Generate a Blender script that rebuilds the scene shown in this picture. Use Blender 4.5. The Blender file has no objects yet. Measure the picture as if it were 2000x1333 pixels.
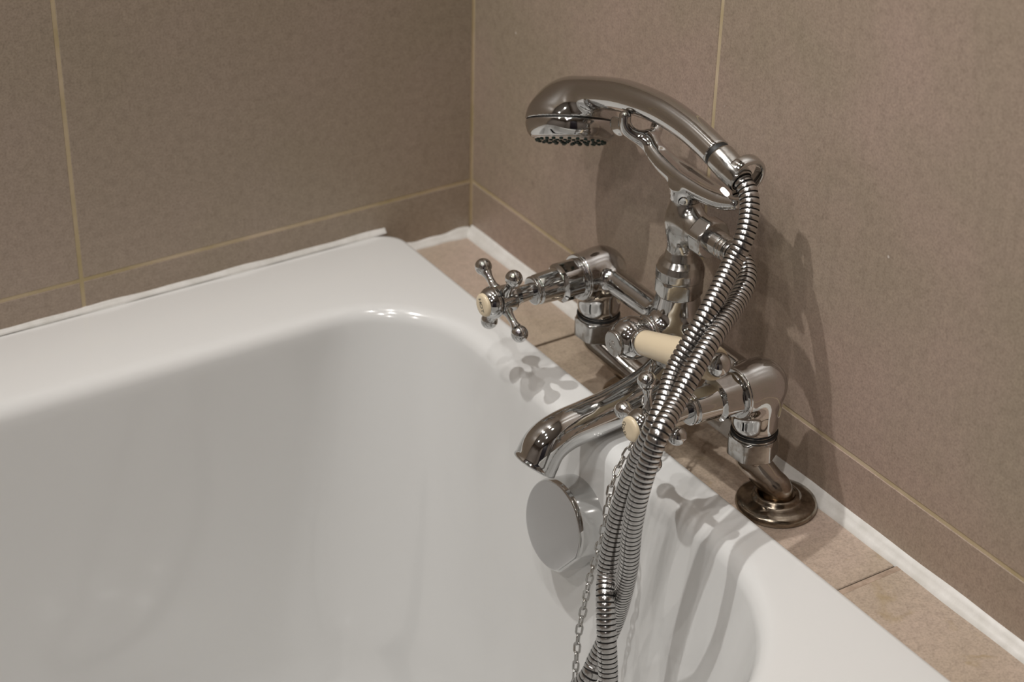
import bpy, math, random
import numpy as np
from mathutils import Vector, Matrix

random.seed(7)
rng = np.random.default_rng(7)
S = bpy.context.scene
COL = S.collection
V = lambda *a: np.array(a, float)

# ---------------------------------------------------------------- camera, world, exposure, lights
LENS_PX = 3756.8
YAW, PITCH, ROLL = 0.5832, 0.5350, 0.0265
CAM = V(-0.7642, -1.2259, 0.75)
cd = bpy.data.cameras.new('camera')
cd.sensor_width = 36.0
cd.lens = 36.0 * LENS_PX / 2000.0
cd.clip_start = 0.02
cd.dof.use_dof = True
cd.dof.focus_distance = 1.25
cd.dof.aperture_fstop = 8.0
cam = bpy.data.objects.new('camera', cd)
COL.objects.link(cam)
fw = V(math.sin(YAW) * math.cos(PITCH), math.cos(YAW) * math.cos(PITCH), -math.sin(PITCH))
rt = np.cross(fw, [0, 0, 1]); rt /= np.linalg.norm(rt)
up = np.cross(rt, fw)
c_, s_ = math.cos(ROLL), math.sin(ROLL)
rx, uy = c_ * rt + s_ * up, -s_ * rt + c_ * up
M = Matrix.Identity(4)
for i in range(3):
    M[i][0], M[i][1], M[i][2], M[i][3] = rx[i], uy[i], -fw[i], CAM[i]
cam.matrix_world = M
S.camera = cam

W = bpy.data.worlds.new('world'); S.world = W
W.use_nodes = True
W.node_tree.nodes['Background'].inputs[0].default_value = (0.9, 0.95, 1.0, 1)
W.node_tree.nodes['Background'].inputs[1].default_value = 0.05

S.view_settings.view_transform = 'Standard'
S.view_settings.look = 'None'
S.view_settings.gamma = 1.0
S.view_settings.exposure = -0.16
S.view_settings.use_curve_mapping = False

CEIL = 1.62        # heights are measured from the tiled ledge
FLOOR = -0.58
ROOM_X, ROOM_Y = -2.3, -2.1
# x, y, watts, colour of each recessed ceiling spot (far ones are added fill), point it is swivelled to, beam angle
LAMPS = [(-0.78, -0.06, 15.0, (1.0, 0.985, 0.955), (-0.10, -0.62), 62),
         (-0.38, -0.13, 1.7, (1.0, 0.99, 0.965), None, 140),
         (-0.34, -0.55, 2.4, (1.0, 0.99, 0.965), None, 140),
         (-0.78, -0.60, 4.2, (1.0, 0.99, 0.965), None, 140),
         (-0.85, -1.05, 4.2, (1.0, 0.97, 0.94), None, 140),
         (-1.60, -0.55, 4.2, (1.0, 0.95, 0.90), None, 140),  # unseen warm lamp added across the room as fill light
         (-1.50, -1.50, 6.0, (1.0, 0.95, 0.90), None, 140)]  # another unseen fill lamp, added at the far side of the room

# ---------------------------------------------------------------- materials
def mat(name):
    m = bpy.data.materials.new(name); m.use_nodes = True
    return m, m.node_tree, m.node_tree.nodes['Principled BSDF']

def simple(name, col, rough=0.5, metal=0.0, **kw):
    m, nt, b = mat(name)
    b.inputs['Base Color'].default_value = (*col, 1)
    b.inputs['Roughness'].default_value = rough
    b.inputs['Metallic'].default_value = metal
    for k, v in kw.items():
        b.inputs[k].default_value = v
    return m

def node(nt, t, **kw):
    n = nt.nodes.new(t)
    for k, v in kw.items():
        setattr(n, k, v)
    return n

def noise(nt, vec, scale, detail=4, rough=0.55, dist=0.0):
    n = node(nt, 'ShaderNodeTexNoise')
    n.inputs['Scale'].default_value = scale
    n.inputs['Detail'].default_value = detail
    n.inputs['Roughness'].default_value = rough
    n.inputs['Distortion'].default_value = dist
    if vec is not None: nt.links.new(vec, n.inputs['Vector'])
    return n

def ramp(nt, fac, stops):
    r = node(nt, 'ShaderNodeValToRGB')
    e = r.color_ramp.elements
    e[0].position, e[0].color = stops[0][0], (*stops[0][1], 1)
    e[1].position, e[1].color = stops[-1][0], (*stops[-1][1], 1)
    for p, c in stops[1:-1]:
        x = e.new(p); x.color = (*c, 1)
    nt.links.new(fac, r.inputs[0])
    return r

def mix(nt, fac, a, b, blend='MIX'):
    n = node(nt, 'ShaderNodeMix', data_type='RGBA', blend_type=blend)
    for s, x in ((0, fac), (6, a), (7, b)):
        if hasattr(x, 'links'): nt.links.new(x, n.inputs[s])
        else: n.inputs[s].default_value = x if s == 0 else (*x, 1)
    return n.outputs[2]

def geo_pos(nt):
    return node(nt, 'ShaderNodeNewGeometry').outputs['Position']

def stone(name, base, pink, dark, rough=0.42, specks=0.0, bump=0.12, stain=None):
    m, nt, b = mat(name)
    P = geo_pos(nt)
    big = ramp(nt, noise(nt, P, 7, 3, 0.55).outputs[0], [(0.36, base), (0.68, pink)])
    fine = ramp(nt, noise(nt, P, 150, 5, 0.7).outputs[0], [(0.33, (0.87, 0.865, 0.86)), (0.52, (1, 1, 1)), (0.72, (1.09, 1.085, 1.08))])
    c = mix(nt, 1.0, big.outputs[0], fine.outputs[0], 'MULTIPLY')
    grain = ramp(nt, noise(nt, P, 620, 3, 0.6).outputs[0], [(0.30, (0.80, 0.79, 0.78)), (0.50, (1, 1, 1)), (0.70, (1.12, 1.12, 1.11))])
    c = mix(nt, 1.0, c, grain.outputs[0], 'MULTIPLY')
    mp = node(nt, 'ShaderNodeMapping'); nt.links.new(P, mp.inputs[0])
    mp.inputs['Scale'].default_value = (1.0, 1.6, 1.0)
    mp.inputs['Rotation'].default_value = (0.6, 0.4, 0.3)
    st = ramp(nt, noise(nt, mp.outputs[0], 48, 7, 0.74, 1.8).outputs[0], [(0.60, (0, 0, 0)), (0.72, (1, 1, 1))])
    f = node(nt, 'ShaderNodeMath', operation='MULTIPLY'); f.inputs[1].default_value = 0.40
    nt.links.new(st.outputs[0], f.inputs[0])
    c = mix(nt, f.outputs[0], c, dark)
    if stain:
        sf = ramp(nt, noise(nt, P, 26, 4, 0.6, 0.8).outputs[0], [(0.60, (0, 0, 0)), (0.70, (0.7, 0.7, 0.7))])
        c = mix(nt, sf.outputs[0], c, stain)
    if specks:
        vo = node(nt, 'ShaderNodeTexVoronoi'); vo.inputs['Scale'].default_value = 34
        nt.links.new(P, vo.inputs['Vector'])
        near = ramp(nt, vo.outputs['Distance'], [(0.020, (1, 1, 1)), (0.042, (0, 0, 0))])
        pick = ramp(nt, noise(nt, P, 16, 2).outputs[0], [(0.50, (0, 0, 0)), (0.54, (1, 1, 1))])
        k = node(nt, 'ShaderNodeMath', operation='MULTIPLY')
        nt.links.new(near.outputs[0], k.inputs[0]); nt.links.new(pick.outputs[0], k.inputs[1])
        c = mix(nt, k.outputs[0], c, (0.62, 0.56, 0.50))
    nt.links.new(c, b.inputs['Base Color'])
    b.inputs['Roughness'].default_value = rough
    bp = node(nt, 'ShaderNodeBump'); bp.inputs['Strength'].default_value = bump
    bp.inputs['Distance'].default_value = 0.002
    nt.links.new(noise(nt, P, 260, 5, 0.7).outputs[0], bp.inputs['Height'])
    nt.links.new(bp.outputs[0], b.inputs['Normal'])
    return m

def grubby(name, a, b_, scale=30, rough=0.7):
    m, nt, b = mat(name)
    P = geo_pos(nt)
    r = ramp(nt, noise(nt, P, scale, 5, 0.65).outputs[0], [(0.35, a), (0.65, b_)])
    nt.links.new(r.outputs[0], b.inputs['Base Color'])
    b.inputs['Roughness'].default_value = rough
    return m

def chrome(name, col, rough, dirt=0.0, dcol=(0.2, 0.14, 0.08), scale=90):
    m, nt, b = mat(name)
    b.inputs['Metallic'].default_value = 1.0
    P = geo_pos(nt)
    n = noise(nt, P, scale, 5, 0.6)
    if dirt:
        f = ramp(nt, n.outputs[0], [(0.62 - dirt * 0.4, (0, 0, 0)), (0.75, (1, 1, 1))])
        nt.links.new(mix(nt, f.outputs[0], col, dcol), b.inputs['Base Color'])
        rr = node(nt, 'ShaderNodeMapRange'); nt.links.new(n.outputs[0], rr.inputs[0])
        rr.inputs[1].default_value, rr.inputs[2].default_value = 0.4, 0.75
        rr.inputs[3].default_value, rr.inputs[4].default_value = rough, rough + 0.22
        nt.links.new(rr.outputs[0], b.inputs['Roughness'])
    else:
        b.inputs['Base Color'].default_value = (*col, 1)
        b.inputs['Roughness'].default_value = rough
    return m

TILE_B = stone('tile_back', (0.345, 0.278, 0.208), (0.375, 0.295, 0.235), (0.17, 0.13, 0.10))
TILE_R = stone('tile_right', (0.345, 0.278, 0.208), (0.415, 0.310, 0.255), (0.17, 0.13, 0.10), specks=1.0)
TILE_L = stone('tile_ledge', (0.44, 0.355, 0.27), (0.51, 0.40, 0.335), (0.24, 0.17, 0.12), rough=0.38, stain=(0.36, 0.27, 0.15))
GROUT = grubby('grout', (0.44, 0.35, 0.19), (0.62, 0.50, 0.36), 14)
SEAL = grubby('sealant', (0.66, 0.64, 0.60), (0.78, 0.76, 0.73), 60, 0.4)
MOULD = grubby('dirty_joint', (0.05, 0.035, 0.025), (0.30, 0.22, 0.15), 200, 0.9)
ENAMEL = simple('bath_enamel', (0.75, 0.748, 0.737), 0.13)
ENAMEL.node_tree.nodes['Principled BSDF'].inputs['Coat Weight'].default_value = 0.4
CHROME = chrome('chrome', (0.59, 0.59, 0.585), 0.05)
CHROME_W = chrome('chrome_worn', (0.54, 0.535, 0.52), 0.11, 0.28, (0.30, 0.25, 0.20), 150)
TARNISH = chrome('chrome_tarnished', (0.36, 0.31, 0.25), 0.11, 0.55, (0.10, 0.075, 0.05), 130)
STEEL = chrome('hose_steel', (0.52, 0.51, 0.50), 0.21)
def leg_metal():
    m, nt, b = mat('chrome_leg')
    b.inputs['Metallic'].default_value = 1.0
    P = geo_pos(nt); sx = node(nt, 'ShaderNodeSeparateXYZ'); nt.links.new(P, sx.inputs[0])
    n = noise(nt, P, 120, 5, 0.65)
    a = node(nt, 'ShaderNodeMath', operation='MULTIPLY_ADD'); a.inputs[1].default_value = 0.030
    nt.links.new(n.outputs[0], a.inputs[0]); nt.links.new(sx.outputs[2], a.inputs[2])
    r = node(nt, 'ShaderNodeMapRange'); nt.links.new(a.outputs[0], r.inputs[0])
    r.inputs[1].default_value, r.inputs[2].default_value = 0.026, 0.044
    nt.links.new(mix(nt, r.outputs[0], (0.22, 0.15, 0.09), (0.56, 0.54, 0.51)), b.inputs['Base Color'])
    r2 = node(nt, 'ShaderNodeMapRange'); nt.links.new(r.outputs[0], r2.inputs[0])
    r2.inputs[3].default_value, r2.inputs[4].default_value = 0.26, 0.09
    nt.links.new(r2.outputs[0], b.inputs['Roughness'])
    return m
LEGM = leg_metal()
GROOVE = simple('hose_groove', (0.018, 0.016, 0.015), 0.7)
IVORY = simple('ivory_ceramic', (0.74, 0.62, 0.44), 0.25)
INK = simple('black_print', (0.03, 0.028, 0.025), 0.5)
RUBBER = simple('black_rubber', (0.012, 0.012, 0.012), 0.5)
NOZZLE = simple('dark_green_rubber', (0.008, 0.03, 0.022), 0.45)
PLASTER = simple('white_paint', (0.72, 0.71, 0.69), 0.7)
PAINT = simple('taupe_paint', (0.34, 0.30, 0.27), 0.7)
REFL_DARK = grubby('dark_for_reflection', (0.02, 0.018, 0.03), (0.04, 0.03, 0.04), 12, 0.5)  # near-black, chosen for dark reflections in the chrome
FLOORM = grubby('floor_vinyl', (0.16, 0.12, 0.09), (0.22, 0.17, 0.13), 14, 0.5)
METALW = simple('lamp_white', (0.8, 0.8, 0.8), 0.4)
GLOW = bpy.data.materials.new('lamp_glow'); GLOW.use_nodes = True
_b = GLOW.node_tree.nodes['Principled BSDF']
_b.inputs['Emission Color'].default_value = (1, 0.95, 0.88, 1); _b.inputs['Emission Strength'].default_value = 30

# ---------------------------------------------------------------- object helpers
ORIG = {}
def put(o, parent, origin=None):
    COL.objects.link(o)
    if parent is not None:
        o.parent = parent
    ORIG[o.name] = origin
    return o

def world0(parent):
    return V(0, 0, 0) if parent is None else ORIG[parent.name]

def tag(o, label=None, cat=None, group=None, kind=None):
    for k, v in (('label', label), ('category', cat), ('group', group), ('kind', kind)):
        if v: o[k] = v
    return o

def empty(name, loc, label=None, cat=None, group=None):
    o = bpy.data.objects.new(name, None); o.empty_display_size = 0.02
    o.location = tuple(loc); put(o, None, V(*loc))
    return tag(o, label, cat, group)

def make(name, verts, faces, m, parent=None, smooth=True, sharp=None, mats=None, midx=None, origin=None):
    """verts in world coordinates"""
    verts = np.asarray(verts, float)
    if parent is not None:
        o0 = world0(parent); loc = V(0, 0, 0)
    else:
        o0 = V(*(origin if origin is not None else (0, 0, 0))); loc = o0
    me = bpy.data.meshes.new(name)
    me.from_pydata((verts - o0).tolist(), [], [list(map(int, f)) for f in faces])
    for x in (mats or [m]): me.materials.append(x)
    if midx is not None: me.polygons.foreach_set('material_index', np.asarray(midx, np.int32))
    me.polygons.foreach_set('use_smooth', np.full(len(me.polygons), smooth))
    me.update(); me.validate()
    if smooth and sharp: me.set_sharp_from_angle(angle=math.radians(sharp))
    o = bpy.data.objects.new(name, me); o.location = tuple(loc)
    return put(o, parent, o0)

def inst(name, me, mtx, parent, m=None):
    """share mesh data; mtx is a world matrix"""
    o = bpy.data.objects.new(name, me)
    o.matrix_local = Matrix.Translation(Vector(-world0(parent))) @ mtx
    return put(o, parent, world0(parent))

def frame(d, ref=None):
    d = np.asarray(d, float); d = d / np.linalg.norm(d)
    ref = V(0, 0, 1) if ref is None else np.asarray(ref, float)
    if abs(d @ ref) > 0.98: ref = V(1, 0, 0)
    a = np.cross(ref, d); a /= np.linalg.norm(a)
    return d, a, np.cross(d, a)

def soften(prof, b):
    P = [V(*p) for p in prof]; out = [P[0]]
    for i in range(1, len(P) - 1):
        u, w = P[i - 1] - P[i], P[i + 1] - P[i]
        lu, lw = np.linalg.norm(u), np.linalg.norm(w)
        if lu < 1e-9 or lw < 1e-9: continue
        ca = (u @ w) / lu / lw
        if ca < -0.94: out.append(P[i]); continue
        k = min(b, 0.42 * lu, 0.42 * lw)
        a, c = P[i] + u / lu * k, P[i] + w / lw * k
        for t in (0, .33, .67, 1):
            out.append((1 - t) ** 2 * a + 2 * t * (1 - t) * P[i] + t * t * c)
    out.append(P[-1]); return out

def rings_mesh(R, closed_ends=True):
    n = len(R[0]); v = np.concatenate(R); f = []
    for i in range(len(R) - 1):
        for j in range(n):
            k = (j + 1) % n
            f.append((i * n + j, i * n + k, (i + 1) * n + k, (i + 1) * n + j))
    if closed_ends:
        f.append(tuple(range(n - 1, -1, -1)))
        f.append(tuple(range((len(R) - 1) * n, len(R) * n)))
    return v, f

def lathe(name, o, d, prof, m, parent, b=0.0006, seg=56, hexa=None, spin=0.0, clip=None, sharp=40):
    """prof: (distance along axis d, radius); hexa=(t0,t1,apothem): six flats between t0 and t1"""
    d, a, c = frame(d); o = V(*o)
    prof = soften(prof, b) if b else [V(*p) for p in prof]
    th = np.arange(seg) * 2 * np.pi / seg + spin
    R = []
    for t, r in prof:
        rr = np.full(seg, max(r, 1e-6))
        if hexa and hexa[0] - 1e-6 <= t <= hexa[1] + 1e-6:
            h = hexa[2] / np.cos((th - spin + np.pi / 6) % (np.pi / 3) - np.pi / 6)
            rr = np.minimum(rr, h)
        if clip:
            cl = np.cos(th - clip[0]); rr = np.where(cl > 0.05, np.minimum(rr, clip[1] * r / np.maximum(cl, 0.05)), rr)
        R.append(o + t * d + np.outer(rr * np.cos(th), a) + np.outer(rr * np.sin(th), c))
    v, f = rings_mesh(R)
    return make(name, v, f, m, parent, sharp=sharp)

def spline(P, n):
    P = [V(*p) for p in P]; P = [2 * P[0] - P[1]] + P + [2 * P[-1] - P[-2]]
    P = np.array(P); seg = len(P) - 3
    t = np.linspace(0, seg - 1e-9, n); i = t.astype(int); u = (t - i)[:, None]
    p0, p1, p2, p3 = P[i], P[i + 1], P[i + 2], P[i + 3]
    return 0.5 * (2 * p1 + (p2 - p0) * u + (2 * p0 - 5 * p1 + 4 * p2 - p3) * u ** 2 + (3 * p1 - p0 - 3 * p2 + p3) * u ** 3)

def resample(P, n):
    s = np.r_[0, np.cumsum(np.linalg.norm(np.diff(P, axis=0), axis=1))]
    t = np.linspace(0, s[-1], n)
    return np.stack([np.interp(t, s, P[:, k]) for k in range(P.shape[1])], 1), s[-1]

def sweep(P, prof_fn, seg=16):
    """parallel transport sweep; prof_fn(i) -> (seg,2) offsets"""
    T = np.gradient(P, axis=0); T /= np.linalg.norm(T, axis=1)[:, None]
    _, a, c = frame(T[0]); R = []
    for i in range(len(P)):
        a = a - (a @ T[i]) * T[i]; a /= np.linalg.norm(a); c = np.cross(T[i], a)
        q = prof_fn(i)
        R.append(P[i] + np.outer(q[:, 0], a) + np.outer(q[:, 1], c))
    return R

def circ(r, seg=16, rb=None):
    th = np.arange(seg) * 2 * np.pi / seg
    return np.stack([r * np.cos(th), (rb or r) * np.sin(th)], 1)

def box_vf(lo, hi, b=0.0):
    """box with chamfered edges"""
    lo, hi = V(*lo), V(*hi)
    if not b:
        v = [(x, y, z) for x in (lo[0], hi[0]) for y in (lo[1], hi[1]) for z in (lo[2], hi[2])]
        return v, [(0, 1, 3, 2), (4, 6, 7, 5), (0, 4, 5, 1), (2, 3, 7, 6), (0, 2, 6, 4), (1, 5, 7, 3)]
    v, f, idx = [], [], {}
    for ax in range(3):
        for sd in (0, 1):
            for cc in ((0, 0), (1, 0), (1, 1), (0, 1)):
                p = [0, 0, 0]; o = [i for i in range(3) if i != ax]
                p[ax] = (lo, hi)[sd][ax]
                key = [0, 0, 0]; key[ax] = sd
                for k, i in zip(cc, o):
                    p[i] = lo[i] + b if k == 0 else hi[i] - b; key[i] = k
                idx[(ax, tuple(key))] = len(v); v.append(p)
    c = (lo + hi) / 2
    def add(q):
        pts = np.array([v[i] for i in q]); n = np.cross(pts[1] - pts[0], pts[2] - pts[0])
        if n @ (pts.mean(0) - c) < 0: q = q[::-1]
        f.append(tuple(q))
    for ax in range(3):
        o = [i for i in range(3) if i != ax]
        for sd in (0, 1):
            q = []
            for cc in ((0, 0), (1, 0), (1, 1), (0, 1)):
                key = [0, 0, 0]; key[ax] = sd; key[o[0]], key[o[1]] = cc
                q.append(idx[(ax, tuple(key))])
            add(q)
        for s0 in (0, 1):
            for s1 in (0, 1):
                k0 = [0, 0, 0]; k0[o[0]], k0[o[1]] = s0, s1; k1 = k0[:]; k1[ax] = 1
                add([idx[(o[0], tuple(k0))], idx[(o[0], tuple(k1))], idx[(o[1], tuple(k1))], idx[(o[1], tuple(k0))]])
    for a in (0, 1):
        for b2 in (0, 1):
            for c2 in (0, 1):
                add([idx[(ax, (a, b2, c2))] for ax in range(3)])
    return v, f

# ---------------------------------------------------------------- signed distance surfaces (for cast, filleted metal)
def cap(P, a, b, ra, rb=None):
    rb = ra if rb is None else rb
    a, b = V(*a), V(*b); ab = b - a
    t = np.clip((P - a) @ ab / (ab @ ab), 0, 1)
    return np.linalg.norm(P - a - t[:, None] * ab, axis=1) - (ra + (rb - ra) * t)

def tube(P, pts, rad, n=24):
    Q = spline(pts, n); r = np.interp(np.linspace(0, len(rad) - 1, n), range(len(rad)), rad)
    d = np.full(len(P), 9.0)
    for i in range(n - 1):
        d = np.minimum(d, cap(P, Q[i], Q[i + 1], r[i], r[i + 1]))
    return d

def cyl(P, a, b, r, rnd=0.001):
    a, b = V(*a), V(*b); L = np.linalg.norm(b - a); u = (b - a) / L
    q = P - (a + b) / 2; t = q @ u
    rad = np.linalg.norm(q - t[:, None] * u, axis=1)
    dx, dy = rad - r + rnd, np.abs(t) - L / 2 + rnd
    return np.minimum(np.maximum(dx, dy), 0) + np.hypot(np.maximum(dx, 0), np.maximum(dy, 0)) - rnd

def ell(P, c, axes, rad):
    q = np.stack([(P - V(*c)) @ a for a in axes], 1); r = V(*rad)
    k0 = np.linalg.norm(q / r, axis=1); k1 = np.linalg.norm(q / r ** 2, axis=1) + 1e-12
    return k0 * (k0 - 1) / k1

def smin(a, b, k):
    h = np.clip(0.5 + 0.5 * (b - a) / k, 0, 1)
    return b * (1 - h) + a * h - k * h * (1 - h)

def smax(a, b, k):
    return -smin(-a, -b, k)

def sdf_mesh(name, fn, lo, hi, h, m, parent):
    lo, hi = V(*lo), V(*hi)
    n = np.ceil((hi - lo) / h).astype(int) + 1
    ax = [lo[i] + h * np.arange(n[i]) for i in range(3)]
    D = np.empty(n)
    for i in range(0, n[0], 16):
        g = np.stack(np.meshgrid(ax[0][i:i + 16], ax[1], ax[2], indexing='ij'), -1)
        D[i:i + 16] = fn(g.reshape(-1, 3)).reshape(g.shape[:3])
    I = D < 0
    cs = [(a, b, c) for a in (0, 1) for b in (0, 1) for c in (0, 1)]
    sl = lambda A, o: A[o[0]:n[0] - 1 + o[0], o[1]:n[1] - 1 + o[1], o[2]:n[2] - 1 + o[2]]
    cnt = sum(sl(I, o).astype(np.int8) for o in cs)
    act = (cnt > 0) & (cnt < 8)
    cell = np.argwhere(act)
    ids = np.full(act.shape, -1); ids[act] = np.arange(len(cell))
    acc = np.zeros((len(cell), 3)); num = np.zeros(len(cell))
    val = lambda o: D[cell[:, 0] + o[0], cell[:, 1] + o[1], cell[:, 2] + o[2]]
    for i, a in enumerate(cs):
        for b in cs[i + 1:]:
            if sum(abs(x - y) for x, y in zip(a, b)) != 1: continue
            da, db = val(a), val(b); x = (da < 0) != (db < 0)
            t = np.where(x, da / np.where(x, da - db, 1), 0)
            acc += np.where(x[:, None], V(*a) + t[:, None] * (V(*b) - V(*a)), 0); num += x
    v = lo + h * (cell + acc / num[:, None])
    F = []
    for k in range(3):
        o1, o2 = (k + 1) % 3, (k + 2) % 3
        A = I.swapaxes(0, k)
        x = np.argwhere(np.moveaxis(np.moveaxis(I, k, 0)[:-1] != np.moveaxis(I, k, 0)[1:], 0, k))
        x = x[(x[:, o1] > 0) & (x[:, o2] > 0) & (x[:, o1] < n[o1] - 1) & (x[:, o2] < n[o2] - 1)]
        ins = I[x[:, 0], x[:, 1], x[:, 2]]
        q = []
        for d1, d2 in ((1, 1), (0, 1), (0, 0), (1, 0)):
            y = x.copy(); y[:, o1] -= d1; y[:, o2] -= d2
            q.append(ids[y[:, 0], y[:, 1], y[:, 2]])
        q = np.stack(q, 1)
        q[~ins] = q[~ins][:, ::-1]
        F.append(q)
    F = np.concatenate(F); F = F[(F >= 0).all(1)]
    e = h * 0.1
    for _ in range(4):
        d = fn(v)
        g = np.stack([(fn(v + e * u) - fn(v - e * u)) / (2 * e) for u in np.eye(3)], 1)
        g2 = np.maximum((g * g).sum(1), 0.2)
        v = v - np.clip(d / g2, -h, h)[:, None] * g * 0.9
    return make(name, v, F, m, parent)

# ---------------------------------------------------------------- room shell
def slab(name, lo, hi, m, parent=None, kind='structure', b=0.0, smooth=False):
    v, f = box_vf(lo, hi, b)
    o = make(name, v, f, m, parent, smooth=smooth, origin=(V(*lo) if parent is None else None))
    if parent is None and kind: o['kind'] = kind
    return o

RIM = 0.0227          # height of the bath rim above the ledge
LEDGE = 0.075         # ledge width
GZ = 0.0485           # first grout line above the ledge
TT = 0.006            # tile thickness
G = 0.0016            # half a grout joint
wall_back = slab('wall_back', (ROOM_X, 0.0005, FLOOR), (0.12, 0.12, CEIL), GROUT)
wall_right = slab('wall_right', (0.0005, ROOM_Y, FLOOR), (0.12, 0.0005, CEIL), GROUT)
wall_left = slab('wall_left', (ROOM_X - 0.1, ROOM_Y, FLOOR), (ROOM_X, 0.12, CEIL), PAINT)
wall_front = slab('wall_front', (ROOM_X - 0.1, ROOM_Y - 0.1, FLOOR), (0.12, ROOM_Y, CEIL), PAINT)
slab('floor', (ROOM_X - 0.1, ROOM_Y - 0.1, FLOOR - 0.06), (0.12, 0.12, FLOOR), FLOORM)
slab('ceiling', (ROOM_X - 0.1, ROOM_Y - 0.1, CEIL), (0.12, 0.12, CEIL + 0.06), PLASTER)
added_door = slab('reflection_door', (-1.55, ROOM_Y, FLOOR), (-0.80, ROOM_Y + 0.035, 1.40), REFL_DARK, b=0.003)  # unseen, added behind the camera to give the chrome something dark to reflect
hd = lathe('reflection_door_handle', (-1.47, ROOM_Y + 0.03, 0.42), (0, 1, 0), [(0, .0), (0, .022), (.008, .022), (.008, .009), (.04, .009), (.045, .02), (.065, .02), (.068, 0)], CHROME, added_door)

rows = [(FLOOR, -0.55), (-0.55, GZ), (GZ, GZ + 0.60), (GZ + 0.60, GZ + 1.20), (GZ + 1.20, CEIL)]
def col_edges(first, end, step=0.35):
    e = [0.0, -first]
    while e[-1] > end + 0.02: e.append(max(e[-1] - step, end))
    return e
for (z0, z1) in rows:
    if z0 >= CEIL: continue
    ce = col_edges(0.3421, ROOM_X)
    for a, b in zip(ce[:-1], ce[1:]):
        hi = a - (G if a < 0 else 0.0015)
        slab('tile', (b + G, 0.0, z0 + G), (hi, TT, z1 - G), TILE_B, wall_back, b=0.0004)
    ce = col_edges(0.3053, ROOM_Y)
    for a, b in zip(ce[:-1], ce[1:]):
        hi = a - (G if a < 0 else 0.0015)
        slab('tile', (0.0, b + G, z0 + G), (TT, hi, z1 - G), TILE_R, wall_right, b=0.0004)

# tiled ledge between bath and right wall
ledge = slab('trim_1', (-LEDGE - 0.004, -1.2, FLOOR), (0.0, -0.0005, -0.0068), MOULD)
le = [-0.001, -0.1845, -0.5337, -0.883, -1.2]
for i, (a, b) in enumerate(zip(le[:-1], le[1:])):
    dz = (0.0, -0.0006, 0.0004, 0.0)[i]
    slab('tile', (-LEDGE - 0.003, b + 0.0011, -0.007), (-0.0005, a - 0.0011, 0.0 + dz), TILE_L, ledge, b=0.0006)
slab('joint_filler', (-0.066, -0.5337 - 0.0055, -0.006), (-0.006, -0.5337 - 0.0011, 0.0005),
     grubby('flaking_filler', (0.30, 0.22, 0.16), (0.46, 0.35, 0.27), 120, 0.9), ledge)

# sealant beads
def bead(name, P, w, u, s, wob=0.0):
    """u, s: directions of the two surfaces it sits on"""
    R = []; u, s = V(*u), V(*s)
    for i, p in enumerate(P):
        k = w * (1 + wob * math.sin(i * 0.9) * math.sin(i * 0.31 + 1))
        q = [(-.001, -.001), (k, -.001), (k * .97, k * .10), (k * .62, k * .33), (k * .33, k * .62), (k * .10, k * .97), (-.001, k)]
        R.append(np.array([V(*p) + x * u + y * s for x, y in q]))
    v, f = rings_mesh(R)
    o = make(name, v, f, SEAL, None, sharp=60, origin=P[0]); o['kind'] = 'structure'
    return o
bead('trim_2', [(0, y, 0) for y in np.linspace(-0.002, -1.19, 90)], 0.0080, (-1, 0, 0), (0, 0, 1), 0.06)
bead('trim_3', [(x, 0, 0) for x in np.linspace(-0.002, -0.074, 14)], 0.006, (0, -1, 0), (0, 0, 1), 0.25)
bead('trim_4', [(x, 0, RIM) for x in np.linspace(-0.083, -1.77, 160)], 0.0030, (0, -1, 0), (0, 0, 1), 0.22)

# ---------------------------------------------------------------- bath
BO = (-1.775, -0.703, -LEDGE, -0.0015)     # outer rectangle x0,y0,x1,y1
BI = (-1.655, -0.613, -0.1115, -0.1005)     # mouth of the basin
def rrect(x0, y0, x1, y1, radii, nc=18, ns=14):
    """corner order: x1y1, x0y1, x0y0, x1y0"""
    C = [(x1, y1, 0, 1, 1), (x0, y1, 90, -1, 1), (x0, y0, 180, -1, -1), (x1, y0, 270, 1, -1)]
    corner = []
    for (cx, cy, a0, sx, sy), r in zip(C, radii):
        t = np.radians(a0 + np.linspace(0, 90, nc))
        corner.append(np.stack([cx - sx * r + r * np.cos(t), cy - sy * r + r * np.sin(t)], 1))
    out = []
    for i in range(4):
        out.append(corner[i])
        a, b = corner[i][-1], corner[(i + 1) % 4][0]
        out.append(a + (b - a) * (np.arange(1, ns + 1) / (ns + 1))[:, None])
    return np.concatenate(out)
bath = empty('bathtub', (-0.9, -0.35, FLOOR), 'white enamel bathtub with wide rounded rim in the tiled corner', 'bathtub')
R = []
RO = (0.02, 0.03, 0.03, 0.03)
ring = lambda q, z: R.append(np.c_[q, np.full(len(q), z)])
ring(rrect(*BO, RO), -0.03)
ring(rrect(*BO, RO), RIM - 0.005)
for t in (30, 60, 90):
    k = 0.005 * (1 - math.cos(math.radians(t)))
    s = 0.005 * math.sin(math.radians(t))
    ring(rrect(BO[0] + k, BO[1] + k, BO[2] - k, BO[3] - k, RO), RIM - 0.005 + s)
RI = (0.082, 0.13, 0.13, 0.146)
def inner(off, z, grow=0.0):
    ring(rrect(BI[0] + off * 1.6, BI[1] + off, BI[2] - off, BI[3] - off, [r + grow for r in RI]), z)
inner(-0.030, RIM - 0.0003, 0.022); inner(-0.0145, RIM - 0.0005, 0.016)
LR = 0.0135
for t in np.linspace(12, 80, 8):
    a = math.radians(t)
    inner(-LR + LR * math.sin(a), RIM - 0.0007 - LR * (1 - math.cos(a)), 0.016 - 0.016 * math.sin(a))
zb, fl = -0.26, -0.385
z0 = RIM - LR; sl = math.tan(math.radians(6))
for z in np.linspace(z0 - 0.006, zb, 12):
    inner((z0 - z) * sl, z, (z0 - z) * 0.18)
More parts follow.
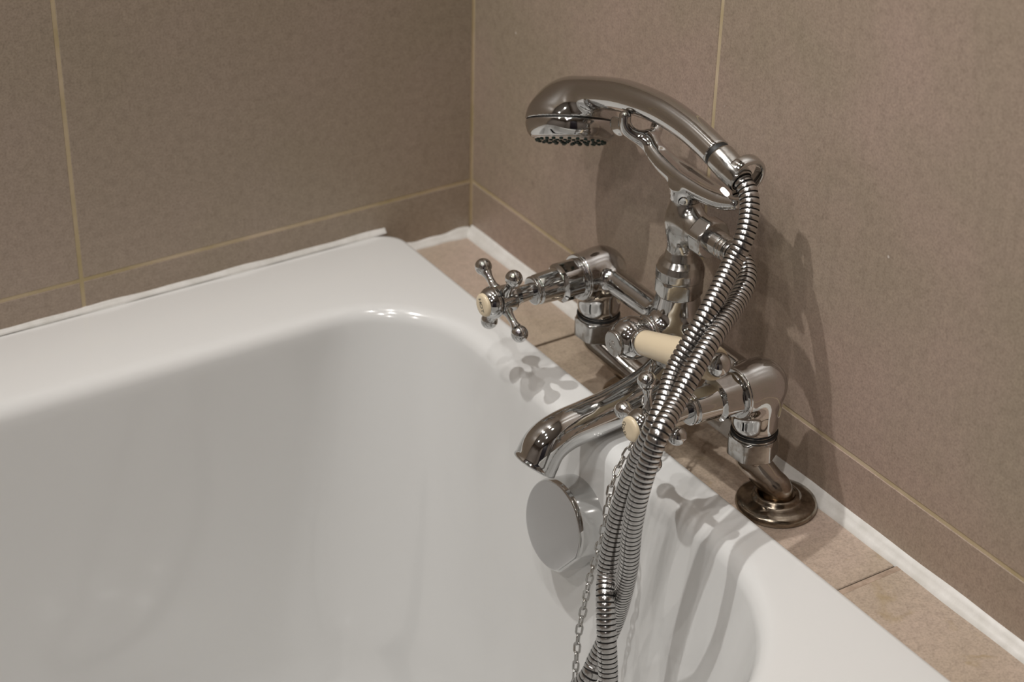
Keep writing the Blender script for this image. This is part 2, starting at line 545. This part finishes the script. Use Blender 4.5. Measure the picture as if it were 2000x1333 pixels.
ob, rb_ = (z0 - zb) * sl, zb - fl
for t in np.linspace(12, 90, 8):
    a = math.radians(t)
    inner(ob + rb_ * 1.0 * (1 - math.cos(a)), zb - rb_ * math.sin(a), 0.05 - 0.02 * t / 90)
v, f = rings_mesh(R, False)
n = len(R[0]); f.append(tuple(range((len(R) - 1) * n, len(R) * n)))
make('tub_shell', v, f, ENAMEL, bath, sharp=70)
vv, ff = box_vf((-1.77, -0.70, FLOOR), (-0.08, -0.68, -0.028), 0.002)
make('side_panel', vv, ff, ENAMEL, bath, smooth=False)
# chrome overflow / waste control on the tap end
CLA = -38
on = V(-math.cos(math.radians(9)), 0, math.sin(math.radians(9)))
oc = V(-0.1395, -0.336, -0.043)
CL = (math.radians(CLA), 0.90)
ovf = lathe('overflow_control', oc - on * 0.030, on, [(0, .030), (.008, .0305), (.0085, .0335), (.027, .0335), (.0295, .0325), (.030, .0315), (.030, 0)], CHROME, bath, b=0.0004, seg=96, clip=CL)
lathe('control_face', oc - on * 0.0005, on, [(0, .0316), (.0008, .0316), (.0010, .0310), (.0010, 0)], chrome('brushed_chrome', (0.62, 0.615, 0.62), 0.22), ovf, b=0, seg=96, clip=CL)

# ---------------------------------------------------------------- bath shower mixer
XT, YC, YF, YN, ZA = -0.043, -0.336, -0.246, -0.426, 0.0905
mixer = empty('bath_shower_mixer', (XT, YC, 0.0), 'chrome bath shower mixer tap with cross handles on cranked pillar legs', 'mixer tap')

def body_fn(P):
    d = cap(P, (XT, YN, ZA), (XT, YF, ZA), 0.0092)
    for y in (YN, YF):
        e = smin(cap(P, (XT + 0.0005, y, ZA), (-0.060, y, ZA), 0.0172), cap(P, (XT + 0.0005, y, ZA), (XT, y, 0.064), 0.0165, 0.0158), 0.006)
        e = np.maximum(e, -0.0625 - P[:, 0])
        e = np.maximum(e, 0.0565 - P[:, 2])
        d = smin(d, e, 0.005)
    # bell of the centre casting, waist and spout root
    c = cap(P, (XT, YC, ZA - 0.030), (XT, YC, ZA), 0.0155, 0.0195)
    r = np.hypot(P[:, 0] - XT, P[:, 1] - YC)
    t = np.clip((P[:, 2] - ZA) / 0.028, 0, 1)
    bell = np.maximum(r - (0.0215 - 0.0072 * t ** 0.8), np.maximum(P[:, 2] - 0.1175, ZA - 0.004 - P[:, 2])) * 0.9
    c = smin(c, bell, 0.004)
    d = smin(d, c, 0.006)
    # diverter neck
    d = smin(d, cyl(P, (XT, YC, ZA), (-0.072, YC, ZA), 0.0110), 0.006)
    return d
sdf_mesh('body', body_fn, (-0.078, -0.452, 0.035), (-0.018, -0.220, 0.122), 0.0011, CHROME, mixer)

SP = [(XT, YC, 0.058), (-0.062, YC, 0.0465), (-0.090, YC, 0.0395), (-0.115, YC, 0.0365), (-0.134, YC, 0.0342), (-0.1480, YC, 0.0278), (-0.1552, YC, 0.0158)]
nrm = V(-0.60, 0, -0.80); mc = V(-0.1552, YC, 0.0158)
Q, _ = resample(spline(SP, 400), 48)
rad = np.interp(np.linspace(0, 1, 48), [0, .2, .5, .75, .88, 1], [.0152, .0150, .0143, .0144, .0153, .0158])
T = np.gradient(Q, axis=0); T /= np.linalg.norm(T, axis=1)[:, None]
tq = np.arange(64) * 2 * np.pi / 64
R = []
for k in range(48):
    w = min(max((k - 38) / 9, 0), 1) ** 2
    d = T[k] * (1 - w) + nrm * w; d /= np.linalg.norm(d)
    b = np.cross(d, V(0, 1, 0))
    R.append(Q[k] + rad[k] * (np.outer(np.cos(tq), V(0, 1, 0)) + np.outer(np.sin(tq), b)))
b = np.cross(nrm, V(0, 1, 0))
for t, r in ((.0004, .0160), (.0014, .0162), (.0022, .0160), (.0026, .0154), (.0026, .0146), (.0018, .0138), (-.004, .0134), (-.018, .0120)):
    R.append(mc + nrm * t + r * (np.outer(np.cos(tq), V(0, 1, 0)) + np.outer(np.sin(tq), b)))
v, f = rings_mesh(R)
make('spout', v, f, CHROME, mixer, sharp=75)

# riser with hose outlet tee
def riser_fn(P):
    r = np.hypot(P[:, 0] - XT, P[:, 1] - YC); z = P[:, 2]
    rp = np.interp(z, [0.128, 0.130, 0.136, 0.140, 0.144, 0.150, 0.167, 0.192], [0.0160, 0.0166, 0.0164, 0.0150, 0.0118, 0.0103, 0.0098, 0.0096])
    d = np.maximum((r - rp) * 0.8, np.maximum(0.1288 - z, z - 0.1885))
    b = cap(P, (XT, YC, 0.1705), (XT, -0.359, 0.1705), 0.0108, 0.0114)
    b = np.maximum(b, -0.3570 - P[:, 1])
    return smin(d, b, 0.010)
riser = sdf_mesh('riser', riser_fn, (-0.068, -0.364, 0.118), (-0.018, -0.310, 0.196), 0.0008, CHROME_W, mixer)
lathe('riser_nut', (XT, YC, 0.1163), (0, 0, 1), [(0, 0), (0, .0150), (.0012, .0163), (.0105, .0163), (.012, .0152), (.0128, .0152), (.0128, 0)], CHROME_W, mixer, b=.0003, seg=72, hexa=(0, .0122, .0147), spin=0.35)
lathe('rubber_ring', (XT, YC, 0.1150), (0, 0, 1), [(0, 0), (0, .0146), (.0018, .0146), (.0018, 0)], RUBBER, mixer, b=.0003)
outn = lathe('outlet_nut', (XT, -0.3560, 0.1705), (0, -1, 0), [(0, 0), (0, .0122), (.0014, .0138), (.0110, .0138), (.0128, .0124), (.0128, .0095), (.0128, 0)], CHROME_W, mixer, b=.0003, seg=72, hexa=(.0006, .0124, .0126), spin=0.2)
lathe('hose_tail', (XT, -0.3640, 0.1705), (0, -1, 0), [(0, 0), (0, .0089), (.014, .0084), (.0142, .0076), (.0152, .0076), (.0154, .0082), (.0172, .0082), (.0174, .0076), (.0184, .0076), (.0186, .0082), (.0205, .0080), (.0205, 0)], CHROME_W, mixer, b=.0002)

# handset cradle
def cradle_fn(P):
    Q = P.copy(); Q[:, 0] = XT + (P[:, 0] - XT) * 0.86
    beam = tube(Q, [(XT, -0.386, 0.2055), (XT, -0.374, 0.2025), (XT, -0.356, 0.2010), (XT, -0.336, 0.2010), (XT, -0.315, 0.2030), (XT, -0.300, 0.2075), (XT, -0.290, 0.2130)],
                [0.0046, 0.0066, 0.0078, 0.0086, 0.0076, 0.0062, 0.0052], 30)
    # dished upper side
    trough = tube(P, [(XT, -0.382, 0.2145), (XT, -0.360, 0.2125), (XT, -0.336, 0.2130), (XT, -0.310, 0.2150)], [0.0050, 0.0068, 0.0072, 0.0045], 16)
    beam = -smin(-beam, trough, 0.002)
    post = cyl(P, (XT, YC, 0.1868), (XT, YC, 0.1965), 0.0108, 0.0012)
    d = smin(beam, post, 0.006)
    for sx in (-1, 1):
        kx, kz = (1.0, 0.0) if sx < 0 else (1.45, 0.007)
        pr = tube(P, [(XT, -0.2935, 0.2110), (XT + sx * kx * 0.0055, -0.288, 0.2135), (XT + sx * kx * 0.0098, -0.2835, 0.2170 + kz * .4), (XT + sx * kx * 0.0115, -0.2805, 0.2220 + kz), (XT + sx * kx * 0.0112, -0.2795, 0.2265 + kz)],
                  [0.0048, 0.0046, 0.0042, 0.0040, 0.0042], 18)
        fl = ell(P, (XT + sx * kx * 0.0115, -0.2720, 0.2165 + kz), np.eye(3), (0.0022, 0.0085, 0.0065))
        d = smin(d, smin(pr, fl, 0.004), 0.004)
    return d
cradle = sdf_mesh('cradle', cradle_fn, (-0.068, -0.398, 0.182), (-0.018, -0.256, 0.244), 0.0008, CHROME, mixer)
# open ring clip at the hose end of the cradle
ax = V(0, -0.964, -0.266); rc = V(XT, -0.3905, 0.2255)
e1, e2 = V(1, 0, 0), np.cross(ax, V(1, 0, 0))
if e2[2] < 0: e2 = -e2
R = []
for t in np.linspace(math.radians(-142), math.radians(132), 44):
    rad = math.cos(t) * e1 + math.sin(t) * e2
    q = []
    for k in range(16):
        u = 2 * math.pi * k / 16
        cu, su = math.cos(u), math.sin(u)
        q.append(rc + rad * (0.0142 + 0.0017 * math.copysign(abs(cu) ** 0.6, cu)) + ax * (0.0042 * math.copysign(abs(su) ** 0.6, su)))
    R.append(np.array(q))
v, f = rings_mesh(R)
make('ring_clip', v, f, CHROME, mixer, sharp=50)

# valves and handles
def text_mesh(items):
    """items: (char, size, matrix) -> joined verts/faces"""
    vs, fs = [], []
    for ch, size, mtx in items:
        cu = bpy.data.curves.new('letter', 'FONT'); cu.body = ch; cu.size = size; cu.align_x = 'CENTER'; cu.align_y = 'CENTER'
        cu.resolution_u = 3; cu.extrude = 0.00004
        ob = bpy.data.objects.new('letter', cu); COL.objects.link(ob)
        dg = bpy.context.evaluated_depsgraph_get()
        me = bpy.data.meshes.new_from_object(ob.evaluated_get(dg))
        o = len(vs)
        vs += [tuple(mtx @ v.co) for v in me.vertices]
        fs += [tuple(i + o for i in p.vertices) for p in me.polygons]
        bpy.data.objects.remove(ob); bpy.data.curves.remove(cu); bpy.data.meshes.remove(me)
    return vs, fs

DX = (-1, 0, 0)
def valve(y, xh, ang, word):
    bn = lathe('valve_bonnet', (-0.060, y, ZA), DX, [(0, 0), (0, .0168), (.0035, .0168), (.0035, .0142), (.0060, .0142), (.0060, .0146), (.0190, .0146), (.0205, .0124), (.0215, .0116), (.0380, .0108), (.0385, .0098), (.0395, .0096), (.0400, .0104), (.0418, .0104), (.0425, .0092), (.0425, 0)],
               CHROME, mixer, b=.0004, seg=72, hexa=(.0061, .0191, .0134), spin=0.3)
    lathe('spindle', (-0.100, y, ZA), DX, [(0, 0), (0, .0062), (.006, .0058), (.018, .0066), (.018, 0)], CHROME, bn)
    h = lathe('cross_handle', (xh, y, ZA), DX, [(-.0145, 0), (-.0145, .0062), (-.0110, .0078), (-.0085, .0098), (.0035, .0102), (.0040, .0094), (.0048, .0094), (.0052, .0114), (.0075, .0117), (.0105, .0108), (.0130, .0092), (.0138, .0086), (.0138, 0)], CHROME, mixer, b=.0007, seg=64)
    lathe('black_gap_ring', (xh, y, ZA), DX, [(.0040, 0), (.0040, .0104), (.0052, .0104), (.0052, 0)], RUBBER, h, b=.0002)
    for k in range(4):
        a = math.radians(ang + 90 * k)
        d = V(0, math.cos(a), math.sin(a))
        prof = [(0.006, 0), (0.006, .0042), (0.0105, .0040), (0.0125, .0030), (0.0170, .0026), (0.0205, .0029), (0.0228, .0038)]
        R0 = 0.0061; cc = 0.0285
        for t in np.linspace(38, 180, 15):
            u = math.radians(t); prof.append((cc - R0 * math.cos(u), R0 * math.sin(u)))
        lathe('ball_spoke', (xh, y, ZA), d, prof, CHROME, h, b=0, seg=32, sharp=None)
    bt = lathe('index_button', (xh - .0128, y, ZA), DX, [(0, 0), (0, .0085), (.0022, .0084), (.0032, .0077), (.0037, .0062), (.0038, .0045), (.0038, 0)], IVORY, h, b=.0004)
    fx = xh - .0128 - .00386
    items = []
    def face(r, phi, turn):
        # face frame seen from the bath: right = -y, up = +z
        right, upv = Vector((0, -1, 0)), Vector((0, 0, 1))
        p = right * (r * math.cos(phi)) + upv * (r * math.sin(phi))
        ux = right * math.cos(turn) + upv * math.sin(turn)
        uy_ = -right * math.sin(turn) + upv * math.cos(turn)
        m = Matrix.Identity(4)
        for i in range(3):
            m[i][0], m[i][1], m[i][2] = ux[i], uy_[i], (-1, 0, 0)[i]
            m[i][3] = (fx, y, ZA)[i] + p[i]
        return m
    if word == 'COLD':
        for ch, ph in zip(word, (147, 177, 205, 233)):
            items.append((ch, .0037, face(.0053, math.radians(ph), math.radians(ph + 90))))
    else:
        for ch, k in zip(word, (-1, 0, 1)):
            tr = math.radians(-62)
            items.append((ch, .0052, face(.0036 * k * 1.0, tr, tr) if k else face(0, 0, tr)))
    vs, fs = text_mesh(items)
    make('lettering', vs, fs, INK, h, smooth=False)
valve(YF, -0.1275, 32, 'HOT')
valve(YN, -0.1310, 78, 'COLD')

# diverter with ceramic lever
div = lathe('diverter', (-0.066, YC, ZA + .001), DX, [(0, 0), (0, .0125), (.002, .0128), (.003, .0112), (.0040, .0112), (.0070, .0134), (.0115, .0148), (.0160, .0148), (.0205, .0136), (.0245, .0112), (.0275, .0084), (.0275, 0)], CHROME, mixer, b=.0012)
lathe('cap_disc', (-0.0935, YC, ZA + .001), DX, [(0, 0), (0, .0092), (.0022, .0092), (.0030, .0084), (.0030, .0036), (.0026, .0033), (.0026, .0022), (.0032, .0018), (.0032, 0)], CHROME_W, div, b=.0003)
ld = V(-0.03, -0.952, 0.305); lo_ = V(-0.0815, YC, ZA + .001)
lathe('lever_collar', lo_, ld, [(.004, 0), (.004, .0060), (.0095, .0064), (.0125, .0092), (.0165, .0097), (.0178, .0090), (.0178, 0)], CHROME, div, b=.0008)
lathe('lever_grip', lo_, ld, [(.0170, 0), (.0170, .0078), (.0185, .0086), (.040, .0095), (.065, .0108), (.090, .0117), (.0965, .0114), (.0995, .0098), (.0995, 0)], IVORY, div, b=.0010)
tip = [(.099, .0)]; tip += [(.099, .0080), (.1015, .0082)]
for t in np.linspace(15, 90, 8):
    tip.append((.1015 + .0074 * math.sin(math.radians(t)), .0082 * math.cos(math.radians(t))))
lathe('lever_tip', lo_, ld, tip, CHROME, div, b=0)

# cranked pillar legs
def leg(y, foot, fm):
    fx, fy = foot
    lathe('union_collar', (XT, y, 0.0500), (0, 0, 1), [(0, 0), (0, .0150), (.0055, .0150), (.0065, .0140), (.0075, .0140), (.0075, 0)], CHROME_W, mixer, b=.0004)
    lathe('seal_ring', (XT, y, 0.0548), (0, 0, 1), [(0, 0), (0, .0158), (.0016, .0158), (.0016, 0)], RUBBER, mixer, b=.0002)
    nut = lathe('union_nut', (XT, y, 0.0365), (0, 0, 1), [(0, 0), (0, .0135), (.0020, .0172), (.0150, .0172), (.0165, .0160), (.0165, 0)], CHROME_W, mixer, b=.0004, seg=72, hexa=(.0001, .0164, .0154), spin=0.55)
    def fn(P):
        d = tube(P, [(XT, y, 0.040), (XT, y, 0.0335), (XT * .75 + fx * .25, y * .75 + fy * .25, 0.0275), (XT * .3 + fx * .7, y * .3 + fy * .7, 0.0185), (fx, fy, 0.0125), (fx, fy, 0.002)],
                 [0.0108, 0.0106, 0.0100, 0.0096, 0.0100, 0.0104], 22)
        return np.maximum(d, np.maximum(P[:, 2] - 0.040, 0.001 - P[:, 2]))
    lo = (min(XT, fx) - .014, min(y, fy) - .014, -0.003); hi = (max(XT, fx) + .014, max(y, fy) + .014, 0.044)
    sdf_mesh('cranked_leg', fn, lo, hi, 0.0009, LEGM, mixer)
    lathe('floor_flange', (fx, fy, -0.0005), (0, 0, 1), [(0, 0), (0, .0272), (.0025, .0278), (.0050, .0268), (.0066, .0235), (.0072, .0195), (.0080, .0165), (.0105, .0148), (.0112, .0132), (.0100, .0118), (.0100, 0)], fm, mixer, b=.0010, seg=72)
leg(YN, (-0.0305, -0.4410), TARNISH)
leg(YF, (-0.0290, -0.2830), TARNISH)

# chain eye under the diverter
def oval_ring(L, Wd, r, n=20, s=6):
    """link in the local xz plane, long axis z"""
    P = []
    a, st = Wd / 2 - r, (L - Wd) / 2
    for k in range(n):
        t = 2 * math.pi * k / n
        P.append((a * math.cos(t), 0, a * math.sin(t) + math.copysign(st, math.sin(t) + 1e-9)))
    P = np.array(P); vs = []
    for k in range(n):
        T = P[(k + 1) % n] - P[k - 1]; T /= np.linalg.norm(T)
        N = V(0, 1, 0); B = np.cross(T, N)
        for j in range(s):
            u = 2 * math.pi * j / s
            vs.append(P[k] + r * math.cos(u) * N + r * math.sin(u) * B)
    fs = [(k * s + j, k * s + (j + 1) % s, ((k + 1) % n) * s + (j + 1) % s, ((k + 1) % n) * s + j) for k in range(n) for j in range(s)]
    return np.array(vs), fs
ev, ef = oval_ring(0.011, 0.011, 0.0013, 24, 8)
th = math.radians(35)
ev = ev @ np.array([[math.cos(th), math.sin(th), 0], [-math.sin(th), math.cos(th), 0], [0, 0, 1]])
make('chain_eye', ev + V(-0.0745, -0.3535, 0.0765), ef, CHROME_W, mixer)

# ---------------------------------------------------------------- plug chain
chain = empty('plug_chain', (-0.0745, -0.3535, 0.0715), 'thin chrome oval link plug chain hanging from mixer past the overflow', 'chain')
CP = [(-0.0745, -0.3535, 0.0715), (-0.086, -0.364, 0.066), (-0.095, -0.373, 0.0595), (-0.112, -0.3855, 0.0458), (-0.122, -0.3872, 0.0339), (-0.132, -0.3918, 0.0217), (-0.139, -0.3971, 0.0069), (-0.143, -0.3998, -0.0066), (-0.146, -0.3979, -0.0257), (-0.15, -0.3964, -0.0487), (-0.153, -0.3963, -0.0694), (-0.157, -0.3974, -0.0891), (-0.161, -0.4017, -0.1112), (-0.166, -0.408, -0.1409), (-0.171, -0.412, -0.17)]
Q, L = resample(spline(CP, 300), 400)
pitch = 0.0068; nl = int(L / pitch)
lv, lf = oval_ring(0.0094, 0.0060, 0.00085, 18, 6)
lme = bpy.data.meshes.new('link'); lme.from_pydata(lv.tolist(), [], lf); lme.materials.append(CHROME_W)
lme.polygons.foreach_set('use_smooth', np.full(len(lme.polygons), True)); lme.update()
for i in range(nl):
    s = (i + 0.5) * pitch / L * 399; k = int(s)
    p = Q[k]; T = Q[min(k + 4, 399)] - Q[max(k - 4, 0)]
    d, a, c = frame(-T, V(0.3, 1, 0))
    ph = math.radians(45 + 90 * (i % 2) + random.uniform(-14, 14))
    xa = a * math.cos(ph) + c * math.sin(ph); ya = np.cross(d, xa)
    m = Matrix.Identity(4)
    for j in range(3): m[j][0], m[j][1], m[j][2], m[j][3] = xa[j], ya[j], d[j], p[j]
    inst('link', lme, m, chain)

# ---------------------------------------------------------------- hand shower
hs = empty('hand_shower', (XT, -0.30, 0.20), 'arched chrome hand shower lying in the mixer cradle', 'shower head')
hw = V(0.293, 0.401, 0.863); hw /= np.linalg.norm(hw)      # the head is rolled a little towards the bath
h2 = V(0, 1, 0) - hw[1] * hw; h2 /= np.linalg.norm(h2); h1 = np.cross(h2, hw)
HC = V(XT, -0.2020, 0.1905)
def hand_fn(P):
    q = (P - HC) @ hw
    dome = np.maximum(ell(P, HC, (h1, h2, hw), (0.0330, 0.0330, 0.0275)), 0.0004 - q)
    h = tube(P, [(XT, -0.186, 0.2035), (XT, -0.203, 0.2120), (XT, -0.2240, 0.2205), (XT, -0.262, 0.2325), (XT, -0.302, 0.2385), (XT, -0.331, 0.2378), (XT, -0.352, 0.2342), (XT, -0.370, 0.2295)],
             [0.0090, 0.0112, 0.0118, 0.0112, 0.0104, 0.0099, 0.0096, 0.0096], 40)
    h = np.maximum(h, (P - V(XT, -0.3640, 0.2312)) @ V(0, -0.964, -0.266))
    d = smin(dome, h, 0.012)
    near = np.linalg.norm(P - HC - q[:, None] * hw, axis=1) < 0.040
    return np.where(near, np.maximum(d, 0.0004 - q), d)
sdf_mesh('handle', hand_fn, (-0.080, -0.374, 0.165), (-0.006, -0.160, 0.256), 0.0011, CHROME, hs)
lathe('seam_ring', HC + hw * 0.0006, -hw, [(0, 0), (0, .0322), (.0012, .0322), (.0012, 0)], RUBBER, hs, b=0)
hd_ = lathe('spray_head', HC - hw * 0.0002, -hw, [(0, 0), (0, .0328), (.0045, .0326), (.0090, .0310), (.0120, .0288), (.0128, .0272), (.0128, 0)], CHROME, hs, b=.0016, seg=72)
pl = lathe('spray_plate', HC - hw * 0.0128, -hw, [(-.0005, 0), (-.0005, .0268), (.0006, .0266), (.0016, .0240), (.0022, .015), (.0024, 0)], CHROME, hd_, b=.0004, seg=64)
nz = [(-.0008, 0), (-.0008, .00165), (.0012, .0014), (.0018, .0010), (.0018, 0)]
nrings = []
tt = np.arange(10) * 2 * np.pi / 10
for t, r in nz: nrings.append(np.stack([max(r, 1e-5) * np.cos(tt), max(r, 1e-5) * np.sin(tt), np.full(10, t)], 1))
nv, nf = rings_mesh(nrings)
nme = bpy.data.meshes.new('nozzle'); nme.from_pydata(nv.tolist(), [], nf); nme.materials.append(NOZZLE); nme.update()
for cnt, rr in ((26, .0240), (19, .0180), (12, .0120), (6, .0060)):
    for k in range(cnt):
        a = 2 * math.pi * (k + 0.5) / cnt
        p = HC - hw * (0.0128 + 0.0006 + 0.0014 * (1 - rr / 0.026)) + h1 * rr * math.cos(a) + h2 * rr * math.sin(a)
        m = Matrix.Identity(4); Z_ = -hw; X_ = h1; Y_ = np.cross(Z_, X_)
        for j in range(3): m[j][0], m[j][1], m[j][2], m[j][3] = X_[j], Y_[j], Z_[j], p[j]
        inst('nozzle', nme, m, hd_)
na = V(0, -0.950, -0.312)
lathe('neck_ring', V(XT, -0.3640, 0.2312) - na * .0004, na, [(0, 0), (0, .0089), (.0032, .0089), (.0032, 0)], RUBBER, hs, b=.0002)
lathe('hose_nut', V(XT, -0.3668, 0.2303), na, [(0, 0), (0, .0094), (.0012, .0099), (.0120, .0098), (.0240, .0086), (.0252, .0080), (.0252, .0070), (.0210, .0066), (.0210, 0)], CHROME_W, hs, b=.0005)

# ---------------------------------------------------------------- shower hose
hose = empty('shower_hose', (XT, -0.39, 0.17), 'ribbed steel shower hose looping down in two strands into the bath', 'hose')
HA = [(-0.043, -0.38, 0.2262), (-0.043, -0.39, 0.223), (-0.044, -0.4, 0.216), (-0.05, -0.4083, 0.205), (-0.058, -0.414, 0.1935), (-0.066, -0.4155, 0.1829), (-0.079, -0.4216, 0.1719), (-0.094, -0.4284, 0.1598), (-0.107, -0.431, 0.1452), (-0.12, -0.4332, 0.1292), (-0.134, -0.4428, 0.1165), (-0.146, -0.4488, 0.1032), (-0.152, -0.4425, 0.0772), (-0.157, -0.4374, 0.0475), (-0.162, -0.4355, 0.015), (-0.166, -0.4368, -0.0079), (-0.1735, -0.4474, -0.0201), (-0.179, -0.4581, -0.0405), (-0.181, -0.4647, -0.0658), (-0.188, -0.4765, -0.097), (-0.205, -0.5, -0.15), (-0.25, -0.5, -0.24), (-0.32, -0.455, -0.33)]
HB = [(-0.043, -0.38, 0.1705), (-0.043, -0.39, 0.1703), (-0.0445, -0.402, 0.1698), (-0.052, -0.4141, 0.1652), (-0.067, -0.4241, 0.1583), (-0.088, -0.4367, 0.1553), (-0.104, -0.4451, 0.1507), (-0.123, -0.4538, 0.1392), (-0.138, -0.4596, 0.1269), (-0.1555, -0.4691, 0.1185), (-0.163, -0.4711, 0.1068), (-0.17, -0.4704, 0.0792), (-0.171, -0.4666, 0.0496), (-0.168, -0.4616, 0.0165), (-0.162, -0.45, -0.0156), (-0.156, -0.4351, -0.0523), (-0.165, -0.4299, -0.0846), (-0.173, -0.4278, -0.1017), (-0.192, -0.398, -0.16), (-0.215, -0.37, -0.235), (-0.27, -0.365, -0.31), (-0.33, -0.395, -0.352), (-0.36, -0.43, -0.355), (-0.32, -0.455, -0.33)]
def hose_strand(name, pts):
    P = spline(pts, 600); PI = 0.0035
    _, L = resample(P, 10)
    n = int(L / PI); prof = [(0.0, .0056, 1), (0.21, .0056, 1), (0.23, .00632, 0), (0.40, .0065, 0), (0.82, .0065, 0), (0.98, .00632, 0)]
    k = len(prof); s = np.r_[0, np.cumsum(np.linalg.norm(np.diff(P, axis=0), axis=1))]
    ts = np.array([(i + p[0]) * PI for i in range(n) for p in prof]); ts = ts[ts <= L]
    Q = np.stack([np.interp(ts, s, P[:, j]) for j in range(3)], 1)
    rad = [prof[i % k][1] for i in range(len(ts))]
    # smooth tangents come from the fine path
    seg = 20
    R = sweep(Q, lambda i: circ(rad[i], seg), seg)
    v, f = rings_mesh(R)
    mi = []
    for i in range(len(R) - 1):
        mi += [1 if (i % k) in (0, 1, k - 1) else 0] * seg
    mi += [0, 0]
    return make(name, v, f, None, hose, mats=[STEEL, GROOVE], midx=mi, sharp=50)
hose_strand('hose_strand', HA)
hose_strand('hose_strand', HB)

# ---------------------------------------------------------------- ceiling downlights, the far ones added as fill
for (x, y, w, col, aim, beam) in LAMPS:
    o = empty('ceiling_downlight', (x, y, CEIL), 'small white recessed spotlight in the ceiling, the far ones added as fill', 'downlight', 'recessed ceiling downlights')
    lathe('trim_ring', (x, y, CEIL + .004), (0, 0, -1), [(0, .030), (0, .045), (.007, .044), (.009, .040), (.009, .031), (.003, .030), (0, .030)], METALW, o, b=.0005)
    lathe('bulb', (x, y, CEIL + .002), (0, 0, -1), [(0, 0), (0, .030), (.002, .030), (.004, .026), (.005, 0)], GLOW, o, b=.0005)
    l = bpy.data.lights.new('lamp', 'SPOT'); l.energy = w * 3.2; l.color = col
    l.spot_size = math.radians(beam); l.spot_blend = 1.0 if aim else 0.6; l.shadow_soft_size = 0.014
    lo = bpy.data.objects.new('lamp', l); lo.location = (0, 0, -0.035); lo.parent = o; COL.objects.link(lo)
    if aim:
        lo.rotation_mode = 'QUATERNION'
        lo.rotation_quaternion = Vector((aim[0] - x, aim[1] - y, -CEIL)).to_track_quat('-Z', 'Y')
